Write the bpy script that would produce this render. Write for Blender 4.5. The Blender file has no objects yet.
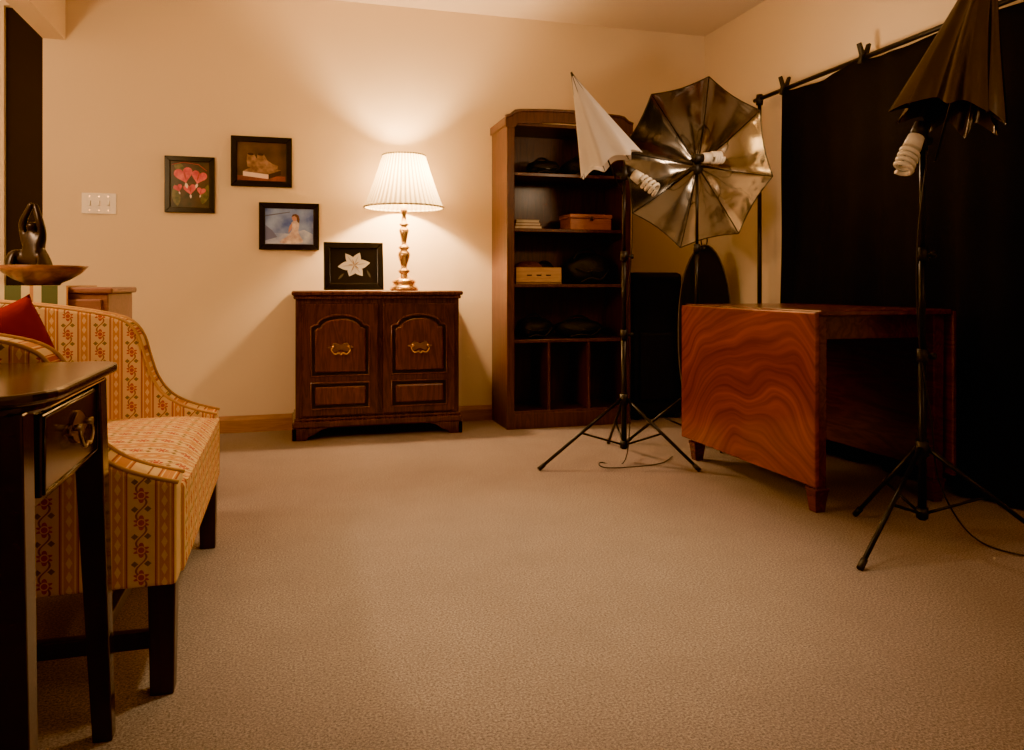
import bpy, bmesh, math, random
from mathutils import Vector, Matrix
random.seed(4)
S = bpy.context.scene
COL = S.collection
try:
    S.view_settings.view_transform = 'AgX'
    S.view_settings.look = 'AgX - Punchy'
    S.view_settings.exposure = 1.2
except Exception as e:
    print(e)

# ------------------------------------------------------------ materials
def new_mat(name):
    m = bpy.data.materials.new(name); m.use_nodes = True
    nt = m.node_tree
    return m, nt, nt.nodes['Principled BSDF']

def N(nt, t, **kw):
    n = nt.nodes.new(t)
    for k, v in kw.items():
        setattr(n, k, v)
    return n

def M(nt, op, a, b=None, c=None):
    n = nt.nodes.new('ShaderNodeMath'); n.operation = op
    for i, v in enumerate((a, b, c)):
        if v is None: continue
        if isinstance(v, (int, float)): n.inputs[i].default_value = v
        else: nt.links.new(v, n.inputs[i])
    return n.outputs[0]

def mixc(nt, fac, a, b):
    n = nt.nodes.new('ShaderNodeMix'); n.data_type = 'RGBA'
    if isinstance(fac, (int, float)): n.inputs[0].default_value = fac
    else: nt.links.new(fac, n.inputs[0])
    for idx, v in ((6, a), (7, b)):
        if isinstance(v, (tuple, list)): n.inputs[idx].default_value = (*v[:3], 1)
        else: nt.links.new(v, n.inputs[idx])
    return n.outputs[2]

def plain(name, col, rough=0.5, metal=0.0, var=0.12, scale=12, bump=0.0, bscale=80, sheen=0, spec=None):
    m, nt, b = new_mat(name)
    tc = N(nt, 'ShaderNodeTexCoord')
    no = N(nt, 'ShaderNodeTexNoise'); no.inputs['Scale'].default_value = scale
    nt.links.new(tc.outputs['Object'], no.inputs['Vector'])
    c2 = tuple(max(0, c*(1-var)) for c in col); c1 = tuple(min(1, c*(1+var)) for c in col)
    nt.links.new(mixc(nt, no.outputs['Fac'], c1, c2), b.inputs['Base Color'])
    b.inputs['Roughness'].default_value = rough
    b.inputs['Metallic'].default_value = metal
    if spec is not None: b.inputs['Specular IOR Level'].default_value = spec
    if sheen: b.inputs['Sheen Weight'].default_value = sheen
    if bump:
        n2 = N(nt, 'ShaderNodeTexNoise'); n2.inputs['Scale'].default_value = bscale
        nt.links.new(tc.outputs['Object'], n2.inputs['Vector'])
        bp = N(nt, 'ShaderNodeBump'); bp.inputs['Strength'].default_value = bump; bp.inputs['Distance'].default_value = 0.01
        nt.links.new(n2.outputs['Fac'], bp.inputs['Height']); nt.links.new(bp.outputs[0], b.inputs['Normal'])
    return m

def wood(name, c1, c2, stretch=(8, 8, 1), rough=0.3, scale=3.0, dist=3.0, coat=0.2):
    m, nt, b = new_mat(name)
    tc = N(nt, 'ShaderNodeTexCoord'); mp = N(nt, 'ShaderNodeMapping')
    mp.inputs['Scale'].default_value = stretch
    nt.links.new(tc.outputs['Object'], mp.inputs['Vector'])
    n1 = N(nt, 'ShaderNodeTexNoise'); n1.inputs['Scale'].default_value = scale
    n1.inputs['Detail'].default_value = 6; n1.inputs['Distortion'].default_value = dist*0.4
    nt.links.new(mp.outputs[0], n1.inputs['Vector'])
    band = M(nt, 'FRACT', M(nt, 'MULTIPLY', n1.outputs['Fac'], dist*3))
    tri = M(nt, 'ABSOLUTE', M(nt, 'SUBTRACT', M(nt, 'MULTIPLY', band, 2.0), 1.0))
    n2 = N(nt, 'ShaderNodeTexNoise'); n2.inputs['Scale'].default_value = scale*14
    nt.links.new(mp.outputs[0], n2.inputs['Vector'])
    f = M(nt, 'ADD', M(nt, 'MULTIPLY', tri, 0.55), M(nt, 'MULTIPLY', n2.outputs['Fac'], 0.45))
    nt.links.new(mixc(nt, f, c1, c2), b.inputs['Base Color'])
    b.inputs['Roughness'].default_value = rough
    b.inputs['Coat Weight'].default_value = coat; b.inputs['Coat Roughness'].default_value = 0.2
    return m

def figured(name, c1, c2, c3):
    """polished mahogany: gently curved fine growth lines, mostly low contrast, plus pores"""
    m, nt, b = new_mat(name)
    tc = N(nt, 'ShaderNodeTexCoord'); sp = N(nt, 'ShaderNodeSeparateXYZ')
    nt.links.new(tc.outputs['Object'], sp.inputs[0])
    y = sp.outputs[1]; z = sp.outputs[2]
    # height of the growth line = z - gentle arch in y, warped by very low-frequency noise
    n0 = N(nt, 'ShaderNodeTexNoise'); n0.inputs['Scale'].default_value = 1.6; n0.inputs['Detail'].default_value = 2.0
    nt.links.new(tc.outputs['Object'], n0.inputs['Vector'])
    arch = M(nt, 'MULTIPLY', M(nt, 'POWER', M(nt, 'ABSOLUTE', M(nt, 'ADD', y, .15)), 2.0), -.75)
    h = M(nt, 'ADD', M(nt, 'SUBTRACT', z, arch), M(nt, 'MULTIPLY', n0.outputs['Fac'], .55))
    l1 = M(nt, 'MULTIPLY', M(nt, 'ADD', M(nt, 'SINE', M(nt, 'MULTIPLY', h, 95.0)), 1.0), .5)
    l2 = M(nt, 'MULTIPLY', M(nt, 'ADD', M(nt, 'SINE', M(nt, 'MULTIPLY', h, 231.0)), 1.0), .5)
    cmb = N(nt, 'ShaderNodeCombineXYZ')
    nt.links.new(M(nt, 'MULTIPLY', y, 5.0), cmb.inputs[0]); nt.links.new(M(nt, 'MULTIPLY', h, 120.0), cmb.inputs[1])
    n2 = N(nt, 'ShaderNodeTexNoise'); n2.inputs['Scale'].default_value = 1.0; n2.inputs['Detail'].default_value = 4
    nt.links.new(cmb.outputs[0], n2.inputs['Vector'])
    cm3 = N(nt, 'ShaderNodeCombineXYZ')
    nt.links.new(M(nt, 'MULTIPLY', y, 1.2), cm3.inputs[0]); nt.links.new(M(nt, 'MULTIPLY', h, 9.0), cm3.inputs[1])
    n3 = N(nt, 'ShaderNodeTexNoise'); n3.inputs['Scale'].default_value = 1.0
    nt.links.new(cm3.outputs[0], n3.inputs['Vector'])
    r3 = N(nt, 'ShaderNodeMapRange'); r3.inputs[1].default_value = .35; r3.inputs[2].default_value = .65
    nt.links.new(n3.outputs['Fac'], r3.inputs[0])
    base = mixc(nt, r3.outputs[0], c1, c2)
    f = M(nt, 'ADD', M(nt, 'ADD', M(nt, 'MULTIPLY', l1, .20), M(nt, 'MULTIPLY', l2, .14)), M(nt, 'MULTIPLY', n2.outputs['Fac'], .50))
    nt.links.new(mixc(nt, f, base, c3), b.inputs['Base Color'])
    b.inputs['Roughness'].default_value = .25; b.inputs['Coat Weight'].default_value = .6; b.inputs['Coat Roughness'].default_value = .12
    return m

def carpet_mat():
    m, nt, b = new_mat('carpet_taupe')
    tc = N(nt, 'ShaderNodeTexCoord')
    a = N(nt, 'ShaderNodeTexNoise'); a.inputs['Scale'].default_value = 185; a.inputs['Detail'].default_value = 4; a.inputs['Roughness'].default_value = .8
    c = N(nt, 'ShaderNodeTexNoise'); c.inputs['Scale'].default_value = 4.0; c.inputs['Detail'].default_value = 7; c.inputs['Roughness'].default_value = .7
    for n in (a, c): nt.links.new(tc.outputs['Object'], n.inputs['Vector'])
    ra = N(nt, 'ShaderNodeMapRange'); ra.inputs[1].default_value = .36; ra.inputs[2].default_value = .64
    nt.links.new(a.outputs['Fac'], ra.inputs[0])
    rc = N(nt, 'ShaderNodeMapRange'); rc.inputs[1].default_value = .35; rc.inputs[2].default_value = .65
    nt.links.new(c.outputs['Fac'], rc.inputs[0])
    c1 = mixc(nt, ra.outputs[0], (.115, .088, .080), (.46, .375, .34))
    c2 = mixc(nt, M(nt, 'MULTIPLY', rc.outputs[0], .30), c1, (.19, .148, .135))
    nt.links.new(c2, b.inputs['Base Color'])
    b.inputs['Roughness'].default_value = 1.0; b.inputs['Specular IOR Level'].default_value = .05
    bp = N(nt, 'ShaderNodeBump'); bp.inputs['Strength'].default_value = .3; bp.inputs['Distance'].default_value = .005
    nt.links.new(a.outputs['Fac'], bp.inputs['Height']); nt.links.new(bp.outputs[0], b.inputs['Normal'])
    return m

def stripe_fabric(name, ax, al, period=0.088):
    m, nt, b = new_mat(name)
    tc = N(nt, 'ShaderNodeTexCoord'); sp = N(nt, 'ShaderNodeSeparateXYZ')
    nt.links.new(tc.outputs['Object'], sp.inputs[0])
    u = sp.outputs[ax]; v = sp.outputs[al]
    s = M(nt, 'FRACT', M(nt, 'ADD', M(nt, 'DIVIDE', u, period), 50.0))
    w = M(nt, 'FRACT', M(nt, 'ADD', M(nt, 'DIVIDE', v, 0.056), 50.0))
    ds = M(nt, 'SUBTRACT', s, .5); dw = M(nt, 'SUBTRACT', w, .5)
    ads = M(nt, 'ABSOLUTE', ds)
    gold = M(nt, 'GREATER_THAN', ads, .32)
    base = mixc(nt, gold, (.78, .54, .23), (.64, .27, .045))
    l1 = M(nt, 'LESS_THAN', M(nt, 'ABSOLUTE', M(nt, 'SUBTRACT', ads, .31)), .018)
    base = mixc(nt, l1, base, (.42, .10, .025))
    l2 = M(nt, 'LESS_THAN', M(nt, 'ABSOLUTE', M(nt, 'SUBTRACT', ads, .375)), .014)
    base = mixc(nt, l2, base, (.82, .60, .28))
    dd = M(nt, 'ADD', M(nt, 'SUBTRACT', .5, ads), M(nt, 'MULTIPLY', M(nt, 'ABSOLUTE', M(nt, 'SUBTRACT', M(nt, 'FRACT', M(nt, 'MULTIPLY', w, 2.0)), .5)), .16))
    base = mixc(nt, M(nt, 'LESS_THAN', dd, .07), base, (.80, .56, .24))
    wav = M(nt, 'MULTIPLY', M(nt, 'SINE', M(nt, 'MULTIPLY', w, 6.2832)), .11)
    vine = M(nt, 'LESS_THAN', M(nt, 'ABSOLUTE', M(nt, 'SUBTRACT', ds, wav)), .024)
    base = mixc(nt, vine, base, (.36, .12, .035))
    r1 = M(nt, 'SQRT', M(nt, 'ADD', M(nt, 'POWER', M(nt, 'MULTIPLY', ds, 1.5), 2), M(nt, 'POWER', M(nt, 'MULTIPLY', dw, .95), 2)))
    ang = M(nt, 'ARCTAN2', ds, dw)
    pet = M(nt, 'MULTIPLY', M(nt, 'ADD', M(nt, 'COSINE', M(nt, 'MULTIPLY', ang, 6.0)), 3.4), .060)
    base = mixc(nt, M(nt, 'LESS_THAN', r1, pet), base, (.50, .085, .025))
    base = mixc(nt, M(nt, 'LESS_THAN', M(nt, 'ABSOLUTE', M(nt, 'SUBTRACT', r1, .12)), .020), base, (.80, .45, .16))
    dw0 = M(nt, 'SUBTRACT', .5, M(nt, 'ABSOLUTE', dw))
    for off in (-.14, .14):
        rl = M(nt, 'ADD', M(nt, 'ABSOLUTE', M(nt, 'SUBTRACT', ds, off)), M(nt, 'MULTIPLY', dw0, .7))
        base = mixc(nt, M(nt, 'LESS_THAN', rl, .08), base, (.27, .16, .04))
    nt.links.new(base, b.inputs['Base Color'])
    b.inputs['Roughness'].default_value = .85; b.inputs['Specular IOR Level'].default_value = .2
    no = N(nt, 'ShaderNodeTexNoise'); no.inputs['Scale'].default_value = 400
    nt.links.new(tc.outputs['Object'], no.inputs['Vector'])
    bp = N(nt, 'ShaderNodeBump'); bp.inputs['Strength'].default_value = .25; bp.inputs['Distance'].default_value = .004
    nt.links.new(no.outputs['Fac'], bp.inputs['Height']); nt.links.new(bp.outputs[0], b.inputs['Normal'])
    return m

def plaid_mat():
    m, nt, b = new_mat('plaid_cloth')
    tc = N(nt, 'ShaderNodeTexCoord'); sp = N(nt, 'ShaderNodeSeparateXYZ')
    nt.links.new(tc.outputs['Object'], sp.inputs[0])
    fx = M(nt, 'FRACT', M(nt, 'ADD', M(nt, 'DIVIDE', sp.outputs[0], .11), 50.0))
    c = mixc(nt, M(nt, 'GREATER_THAN', fx, .55), (.72, .60, .34), (.10, .12, .05))
    c = mixc(nt, M(nt, 'LESS_THAN', M(nt, 'ABSOLUTE', M(nt, 'SUBTRACT', fx, .28)), .05), c, (.55, .25, .08))
    nt.links.new(c, b.inputs['Base Color']); b.inputs['Roughness'].default_value = .9
    return m

MW = plain('wall_cream_paint', (.81, .655, .435), .85, var=.02, scale=2, bump=.05, bscale=120)
MC = plain('ceiling_paint', (.80, .67, .51), .9, var=.02, scale=2)
MCAR = carpet_mat()
MBASE = wood('oak_trim', (.46, .22, .08), (.30, .13, .045), (1, 8, 8), .4, 3, 1.5)
MDARKDOOR = plain('dark_brown_door', (.018, .009, .006), .6, spec=.2)
MCAB = wood('dark_cherry_cabinet', (.125, .034, .017), (.036, .009, .006), (9, 9, 1), .25, 2.5, 2.0, .35)
MCABD = plain('cabinet_groove_dark', (.013, .004, .003), .4)
MBOOK = wood('bookcase_walnut', (.130, .044, .021), (.048, .017, .010), (9, 9, 1), .4, 2.5, 1.5)
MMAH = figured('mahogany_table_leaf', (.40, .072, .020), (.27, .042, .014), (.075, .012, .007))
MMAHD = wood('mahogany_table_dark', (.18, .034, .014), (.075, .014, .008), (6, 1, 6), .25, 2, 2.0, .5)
MLEG = wood('dark_walnut_leg', (.055, .015, .008), (.020, .006, .005), (9, 9, 1), .3, 2, 1.5)
MSTAB = wood('side_table_ebony_wood', (.050, .016, .010), (.018, .007, .006), (2, 8, 8), .16, 2, 1.5, .6)
MBRASS = plain('aged_brass', (.72, .42, .13), .25, 1.0, .2, 30)
MBRD = plain('dark_brass_plate', (.34, .18, .06), .38, 1.0, .3, 60)
MLBR = plain('polished_lamp_brass', (.88, .60, .26), .22, .9, .1, 30)
MBLK = plain('black_metal', (.014, .013, .013), .35, .3)
MBLKP = plain('black_plastic', (.013, .012, .012), .5)
MFAB = plain('black_backdrop_cloth', (.0085, .0065, .006), .9, var=.3, scale=4, bump=.2, bscale=200, spec=.12)
MBAG = plain('black_nylon', (.012, .010, .010), .6, bump=.4, bscale=30, spec=.45)
MWHT = plain('white_plastic', (.85, .78, .66), .35, var=.02)
MIVORY = plain('ivory_switch_plate', (.88, .80, .70), .4, var=.02)
MFRM = plain('black_frame_wood', (.010, .008, .007), .25)
MRED = plain('red_velvet', (.25, .006, .006), .95, spec=.1)
MOAKBX = wood('pine_box', (.62, .36, .15), (.45, .23, .08), (1, 8, 8), .5, 3, 1.5, 0)
MREDBX = wood('cedar_box', (.48, .16, .05), (.28, .08, .025), (1, 8, 8), .4, 3, 1.5)
MBOWL = wood('bowl_wood', (.30, .11, .03), (.15, .045, .014), (3, 3, 9), .3, 3, 2)
MBRONZE = plain('dark_bronze', (.022, .012, .009), .3, .5)
MCHEST = wood('chest_wood', (.36, .15, .09), (.22, .085, .05), (1, 8, 8), .4, 3, 1.5)
MSX = stripe_fabric('floral_stripe_fabric_panel', 0, 2)
MSY = stripe_fabric('floral_stripe_fabric_seat', 1, 0)
MSYZ = stripe_fabric('floral_stripe_fabric_front', 1, 2)
MPLAID = plaid_mat()
MPIPE = plain('piping_cord', (.60, .33, .10), .8)

def umb_silver():
    m, nt, b = new_mat('umbrella_silver_lining')
    tc = N(nt, 'ShaderNodeTexCoord'); no = N(nt, 'ShaderNodeTexNoise')
    no.inputs['Scale'].default_value = 4; no.inputs['Detail'].default_value = 2; no.inputs['Distortion'].default_value = .6
    nt.links.new(tc.outputs['Object'], no.inputs['Vector'])
    geo = N(nt, 'ShaderNodeNewGeometry')
    nt.links.new(mixc(nt, geo.outputs['Backfacing'], (.27, .25, .225), (.01, .01, .01)), b.inputs['Base Color'])
    nt.links.new(M(nt, 'SUBTRACT', .97, M(nt, 'MULTIPLY', geo.outputs['Backfacing'], .9)), b.inputs['Metallic'])
    b.inputs['Roughness'].default_value = .17
    bp = N(nt, 'ShaderNodeBump'); bp.inputs['Strength'].default_value = .32; bp.inputs['Distance'].default_value = .04
    nt.links.new(no.outputs['Fac'], bp.inputs['Height']); nt.links.new(bp.outputs[0], b.inputs['Normal'])
    return m
MUMB = umb_silver()
MUMBK = plain('umbrella_black_satin', (.12, .10, .082), .24, .9, bump=.1, bscale=20)

def translucent(name, col, tcol, f=.5):
    m = bpy.data.materials.new(name); m.use_nodes = True
    nt = m.node_tree; nt.nodes.clear()
    o = N(nt, 'ShaderNodeOutputMaterial')
    d = N(nt, 'ShaderNodeBsdfDiffuse'); d.inputs[0].default_value = (*col, 1)
    t = N(nt, 'ShaderNodeBsdfTranslucent'); t.inputs[0].default_value = (*tcol, 1)
    mx = N(nt, 'ShaderNodeMixShader'); mx.inputs[0].default_value = f
    nt.links.new(d.outputs[0], mx.inputs[1]); nt.links.new(t.outputs[0], mx.inputs[2])
    nt.links.new(mx.outputs[0], o.inputs[0])
    return m
def shade_mat():
    m = bpy.data.materials.new('pleated_shade_fabric'); m.use_nodes = True
    nt = m.node_tree; nt.nodes.clear()
    o = N(nt, 'ShaderNodeOutputMaterial')
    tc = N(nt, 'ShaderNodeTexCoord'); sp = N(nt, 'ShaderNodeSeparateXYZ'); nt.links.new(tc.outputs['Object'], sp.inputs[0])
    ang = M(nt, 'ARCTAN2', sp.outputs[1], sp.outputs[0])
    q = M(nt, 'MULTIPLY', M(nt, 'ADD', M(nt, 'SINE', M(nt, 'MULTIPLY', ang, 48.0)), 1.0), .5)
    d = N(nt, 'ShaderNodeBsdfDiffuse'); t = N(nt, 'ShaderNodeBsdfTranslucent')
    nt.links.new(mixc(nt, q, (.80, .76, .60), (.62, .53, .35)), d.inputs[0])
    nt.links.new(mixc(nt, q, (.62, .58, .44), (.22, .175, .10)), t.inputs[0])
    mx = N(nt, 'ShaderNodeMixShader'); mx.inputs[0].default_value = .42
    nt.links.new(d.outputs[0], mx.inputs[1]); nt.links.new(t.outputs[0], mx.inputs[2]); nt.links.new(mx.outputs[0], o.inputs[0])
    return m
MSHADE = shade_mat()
MUWHT = translucent('white_umbrella_nylon', (.86, .81, .78), (.75, .70, .62), .25)

# ------------------------------------------------------------ builders
class G:
    def __init__(s, name, o=(0, 0, 0), rz=0):
        s.e = bpy.data.objects.new(name, None); s.e.empty_display_size = .1
        s.e.location = o; s.e.rotation_euler = (0, 0, rz)
        COL.objects.link(s.e); s.o = Vector(o)
def add(g, name, me, mat, smooth=False, bevel=0, bseg=2):
    ob = bpy.data.objects.new(name, me); COL.objects.link(ob)
    if mat: me.materials.append(mat)
    if smooth:
        for p in me.polygons: p.use_smooth = True
    if g:
        me.transform(Matrix.Translation(-g.o)); ob.parent = g.e
    if bevel:
        b = ob.modifiers.new('bevel', 'BEVEL'); b.width = bevel; b.segments = bseg; b.limit_method = 'ANGLE'
        b.angle_limit = math.radians(40)
    return ob
def mesh(vs, fs, name='m'):
    me = bpy.data.meshes.new(name); me.from_pydata([tuple(v) for v in vs], [], fs); me.update()
    return me
def fixn(me):
    bm = bmesh.new(); bm.from_mesh(me); bmesh.ops.recalc_face_normals(bm, faces=bm.faces); bm.to_mesh(me); bm.free()
def box(g, name, x0, x1, y0, y1, z0, z1, mat, bevel=.003):
    vs = [(x, y, z) for x in (x0, x1) for y in (y0, y1) for z in (z0, z1)]
    fs = [(0, 1, 3, 2), (4, 6, 7, 5), (0, 4, 5, 1), (2, 3, 7, 6), (0, 2, 6, 4), (1, 5, 7, 3)]
    me = mesh(vs, fs); fixn(me)
    return add(g, name, me, mat, bevel=bevel)
def prism(g, name, poly, axis, a0, a1, mat, bevel=.003, smooth=False, bseg=2):
    def P(p, a):
        return {'x': (a, p[0], p[1]), 'y': (p[0], a, p[1]), 'z': (p[0], p[1], a)}[axis]
    n = len(poly)
    vs = [P(p, a0) for p in poly]+[P(p, a1) for p in poly]
    fs = [tuple(range(n)), tuple(range(2*n-1, n-1, -1))]+[(i, (i+1) % n, n+(i+1) % n, n+i) for i in range(n)]
    me = mesh(vs, fs); fixn(me)
    return add(g, name, me, mat, bevel=bevel, smooth=smooth, bseg=bseg)
def frame_of(d):
    d = Vector(d).normalized()
    up = Vector((0, 0, 1)) if abs(d.z) < .95 else Vector((0, 1, 0))
    a = d.cross(up).normalized(); b = a.cross(d).normalized()
    return a, b, d
def cyl(g, name, p0, p1, r0, r1, mat, seg=20, smooth=True):
    p0 = Vector(p0); p1 = Vector(p1); a, b, d = frame_of(p1-p0)
    vs = []
    for p, r in ((p0, r0), (p1, r1)):
        for i in range(seg):
            t = 2*math.pi*i/seg; vs.append(p+a*(r*math.cos(t))+b*(r*math.sin(t)))
    fs = [(i, (i+1) % seg, seg+(i+1) % seg, seg+i) for i in range(seg)]+[tuple(range(seg)), tuple(range(2*seg-1, seg-1, -1))]
    me = mesh(vs, fs); fixn(me)
    ob = add(g, name, me, mat, smooth=False)
    if smooth:
        for p in me.polygons:
            if len(p.vertices) == 4: p.use_smooth = True
    return ob
def lathe(g, name, c, prof, mat, seg=40, mod=None):
    vs = []; fs = []; n = len(prof)
    for i in range(seg):
        t = 2*math.pi*i/seg
        for (r, z) in prof:
            k = mod(t, z) if mod else 1
            vs.append((c[0]+r*k*math.cos(t), c[1]+r*k*math.sin(t), c[2]+z))
    for i in range(seg):
        j = (i+1) % seg
        for k in range(n-1):
            fs.append((i*n+k, j*n+k, j*n+k+1, i*n+k+1))
    me = mesh(vs, fs)
    return add(g, name, me, mat, smooth=True)
def tube(g, name, pts, r, mat, cyc=False, res=3, smooth=True):
    cu = bpy.data.curves.new(name, 'CURVE'); cu.dimensions = '3D'; cu.bevel_depth = r; cu.bevel_resolution = res
    sp = cu.splines.new('POLY'); sp.points.add(len(pts)-1)
    for i, p in enumerate(pts): sp.points[i].co = (*p, 1)
    sp.use_cyclic_u = cyc; cu.use_fill_caps = True
    ob = bpy.data.objects.new(name, cu); COL.objects.link(ob)
    bpy.context.view_layer.update()
    me = bpy.data.meshes.new_from_object(ob)
    bpy.data.objects.remove(ob); bpy.data.curves.remove(cu)
    return add(g, name, me, mat, smooth=smooth)
def cr(pts, n=6, cyc=False):
    out = []; L = len(pts); pts = [Vector(p) for p in pts]
    rng = range(L) if cyc else range(L-1)
    for i in rng:
        if cyc: p0, p1, p2, p3 = pts[(i-1) % L], pts[i], pts[(i+1) % L], pts[(i+2) % L]
        else: p0, p1, p2, p3 = pts[max(i-1, 0)], pts[i], pts[i+1], pts[min(i+2, L-1)]
        for k in range(n):
            t = k/n
            out.append(.5*((2*p1)+(-p0+p2)*t+(2*p0-5*p1+4*p2-p3)*t*t+(-p0+3*p1-3*p2+p3)*t**3))
    if not cyc: out.append(pts[-1])
    return out
def lump(g, name, c, s, mat, seed=0, amp=.15, pw=2.6):
    rnd = random.Random(seed); ph = [rnd.uniform(0, 6.28) for _ in range(6)]
    vs = []; fs = []; nu, nv = 28, 14
    def sg(x, e): return math.copysign(abs(x)**e, x)
    e = 2/pw
    for j in range(nv+1):
        v = -math.pi/2+math.pi*j/nv
        for i in range(nu):
            u = 2*math.pi*i/nu
            k = 1+amp*(math.sin(3*u+ph[0])*math.cos(2*v+ph[1])+.6*math.sin(5*u+4*v+ph[2])*math.cos(v))*.5
            x = sg(math.cos(v), e)*sg(math.cos(u), e)*k; y = sg(math.cos(v), e)*sg(math.sin(u), e)*k; z = sg(math.sin(v), e)
            if z > 0: z *= 1+amp*math.sin(2*u+ph[3])
            vs.append((c[0]+x*s[0]/2, c[1]+y*s[1]/2, c[2]+max(0, (z+1)*s[2]/2)))
    for j in range(nv):
        for i in range(nu):
            fs.append((j*nu+i, j*nu+(i+1) % nu, (j+1)*nu+(i+1) % nu, (j+1)*nu+i))
    return add(g, name, mesh(vs, fs), mat, smooth=True)
def bag(name, x, y, z, w, d, h, seed):
    g = G(name, (x, y, z))
    lump(g, 'pouch', (x, y, z), (w, d, h), MBAG, seed)
    tube(g, 'flap_seam', cr([(x-w*.40, y-d*.42, z+h*.55), (x-w*.15, y-d*.52, z+h*.42), (x+w*.15, y-d*.52, z+h*.42), (x+w*.40, y-d*.42, z+h*.55)], 5), .004, MBLKP)
    tube(g, 'strap', cr([(x-w*.38, y, z+h*.75), (x-w*.2, y-.02, z+h*1.12), (x+w*.1, y+.01, z+h*1.18), (x+w*.36, y, z+h*.72)], 6), .007, MBLKP)
    tube(g, 'strap_loop', cr([(x-w*.30, y-d*.5, z+.008), (x-w*.1, y-d*.62, z+h*.20), (x+w*.15, y-d*.60, z+h*.15), (x+w*.38, y-d*.48, z+h*.5)], 6), .006, MBLKP)
    box(g, 'buckle', x-.014, x+.014, y-d*.56, y-d*.46, z+h*.33, z+h*.45, MBLK, .002)

# ------------------------------------------------------------ room
CH = 2.55; YB = 4.77; XR = 2.73; XL = -1.18
box(None, 'floor', -2.75, 2.95, -1.4, 4.95, -.08, 0, MCAR, 0)
box(None, 'ceiling', -2.75, 2.95, -1.4, 4.95, CH, CH+.08, MC, 0)
box(None, 'wall_back', -1.29, XR+.1, YB, YB+.1, 0, CH, MW, 0)
box(None, 'wall_right', XR, XR+.1, -1.3, YB, 0, CH, MW, 0)
box(None, 'wall_front', -1.29, XR+.1, -1.4, -1.3, 0, CH, MW, 0)
box(None, 'wall_left', -1.29, XL, -1.3, 1.7, 0, CH, MW, 0)
box(None, 'wall_left_header', -1.29, XL, 1.7, YB, 2.19, CH, MW, 0)
box(None, 'wall_far', -2.65, -1.475, YB, YB+.1, 0, CH, MW, 0)
box(None, 'hall_lintel', -1.475, -1.29, YB, YB+.1, 2.352, CH, MW, 0)  # lintel: painted wall section above the dark hall door
box(None, 'wall_outer', -2.75, -2.65, 1.6, YB+.1, 0, CH, MW, 0)
box(None, 'wall_near', -2.65, -1.29, 1.6, 1.7, 0, CH, MW, 0)
box(None, 'door_1', -1.474, -1.291, YB+.03, YB+.07, 0.002, 2.35, MDARKDOOR, 0)
def baseboard(name, x0, x1, y0, y1, ax):
    if ax == 'x':
        poly = [(YB, 0), (YB-.016, 0), (YB-.016, .07), (YB-.010, .085), (YB-.006, .095), (YB, .095)]
        prism(None, name, poly, 'x', x0, x1, MBASE, 0)
    else:
        poly = [(XR, 0), (XR-.016, 0), (XR-.016, .07), (XR-.010, .085), (XR-.006, .095), (XR, .095)]
        prism(None, name, poly, 'y', y0, y1, MBASE, 0)
baseboard('baseboard_back', -1.29, XR, 0, 0, 'x')
baseboard('baseboard_right', 0, 0, -1.3, YB-.02, 'y')

# ------------------------------------------------------------ wall switch
g = G('light_switch', (-1.01, YB, 1.30))
box(g, 'plate', -1.10, -.925, YB-.008, YB, 1.242, 1.358, MIVORY, .003)
for i in range(3):
    cx = -1.0125+(i-1)*.047
    box(g, 'toggle_%d' % i, cx-.006, cx+.006, YB-.02, YB-.004, 1.288, 1.316, MWHT, .002)
    for zz in (1.262, 1.338):
        cyl(g, 'screw', (cx, YB-.0105, zz), (cx, YB-.004, zz), .0035, .0035, MBRASS, 10)

# ------------------------------------------------------------ pictures
def poly_art(g, name, pts, y, mat):
    me = mesh([(p[0], y, p[1]) for p in pts], [tuple(range(len(pts)))])
    add(g, name, me, mat)
def ell(cx, cz, rx, rz, rot=0, n=20):
    c, s = math.cos(rot), math.sin(rot)
    return [(cx+rx*math.cos(t)*c-rz*math.sin(t)*s, cz+rx*math.cos(t)*s+rz*math.sin(t)*c) for t in [2*math.pi*i/n for i in range(n)]]
def petal(cx, cz, L, W, rot, n=8):
    up = []
    for i in range(n+1):
        t = i/n; up.append((t*L, W*math.sin(math.pi*t**.8)))
    pts = up+[(x, -w) for x, w in reversed(up[1:-1])]
    c, s = math.cos(rot), math.sin(rot)
    return [(cx+x*c-z*s, cz+x*s+z*c) for x, z in pts]
def heart(cx, cz, r, rot=0):
    out = []
    for i in range(28):
        t = 2*math.pi*i/28
        x = r*math.sin(t)**3; z = r*(13*math.cos(t)-5*math.cos(2*t)-2*math.cos(3*t)-math.cos(4*t))/16
        out.append((cx+x*math.cos(rot)-z*math.sin(rot), cz+x*math.sin(rot)+z*math.cos(rot)))
    return out
def art_bg(name, c1, c2, sc=8):
    m, nt, b = new_mat(name)
    tc = N(nt, 'ShaderNodeTexCoord'); no = N(nt, 'ShaderNodeTexNoise'); no.inputs['Scale'].default_value = sc; no.inputs['Detail'].default_value = 4
    nt.links.new(tc.outputs['Object'], no.inputs['Vector'])
    r = N(nt, 'ShaderNodeMapRange'); r.inputs[1].default_value = .35; r.inputs[2].default_value = .65
    nt.links.new(no.outputs['Fac'], r.inputs[0])
    nt.links.new(mixc(nt, r.outputs[0], c1, c2), b.inputs['Base Color']); b.inputs['Roughness'].default_value = .3
    return m
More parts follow.
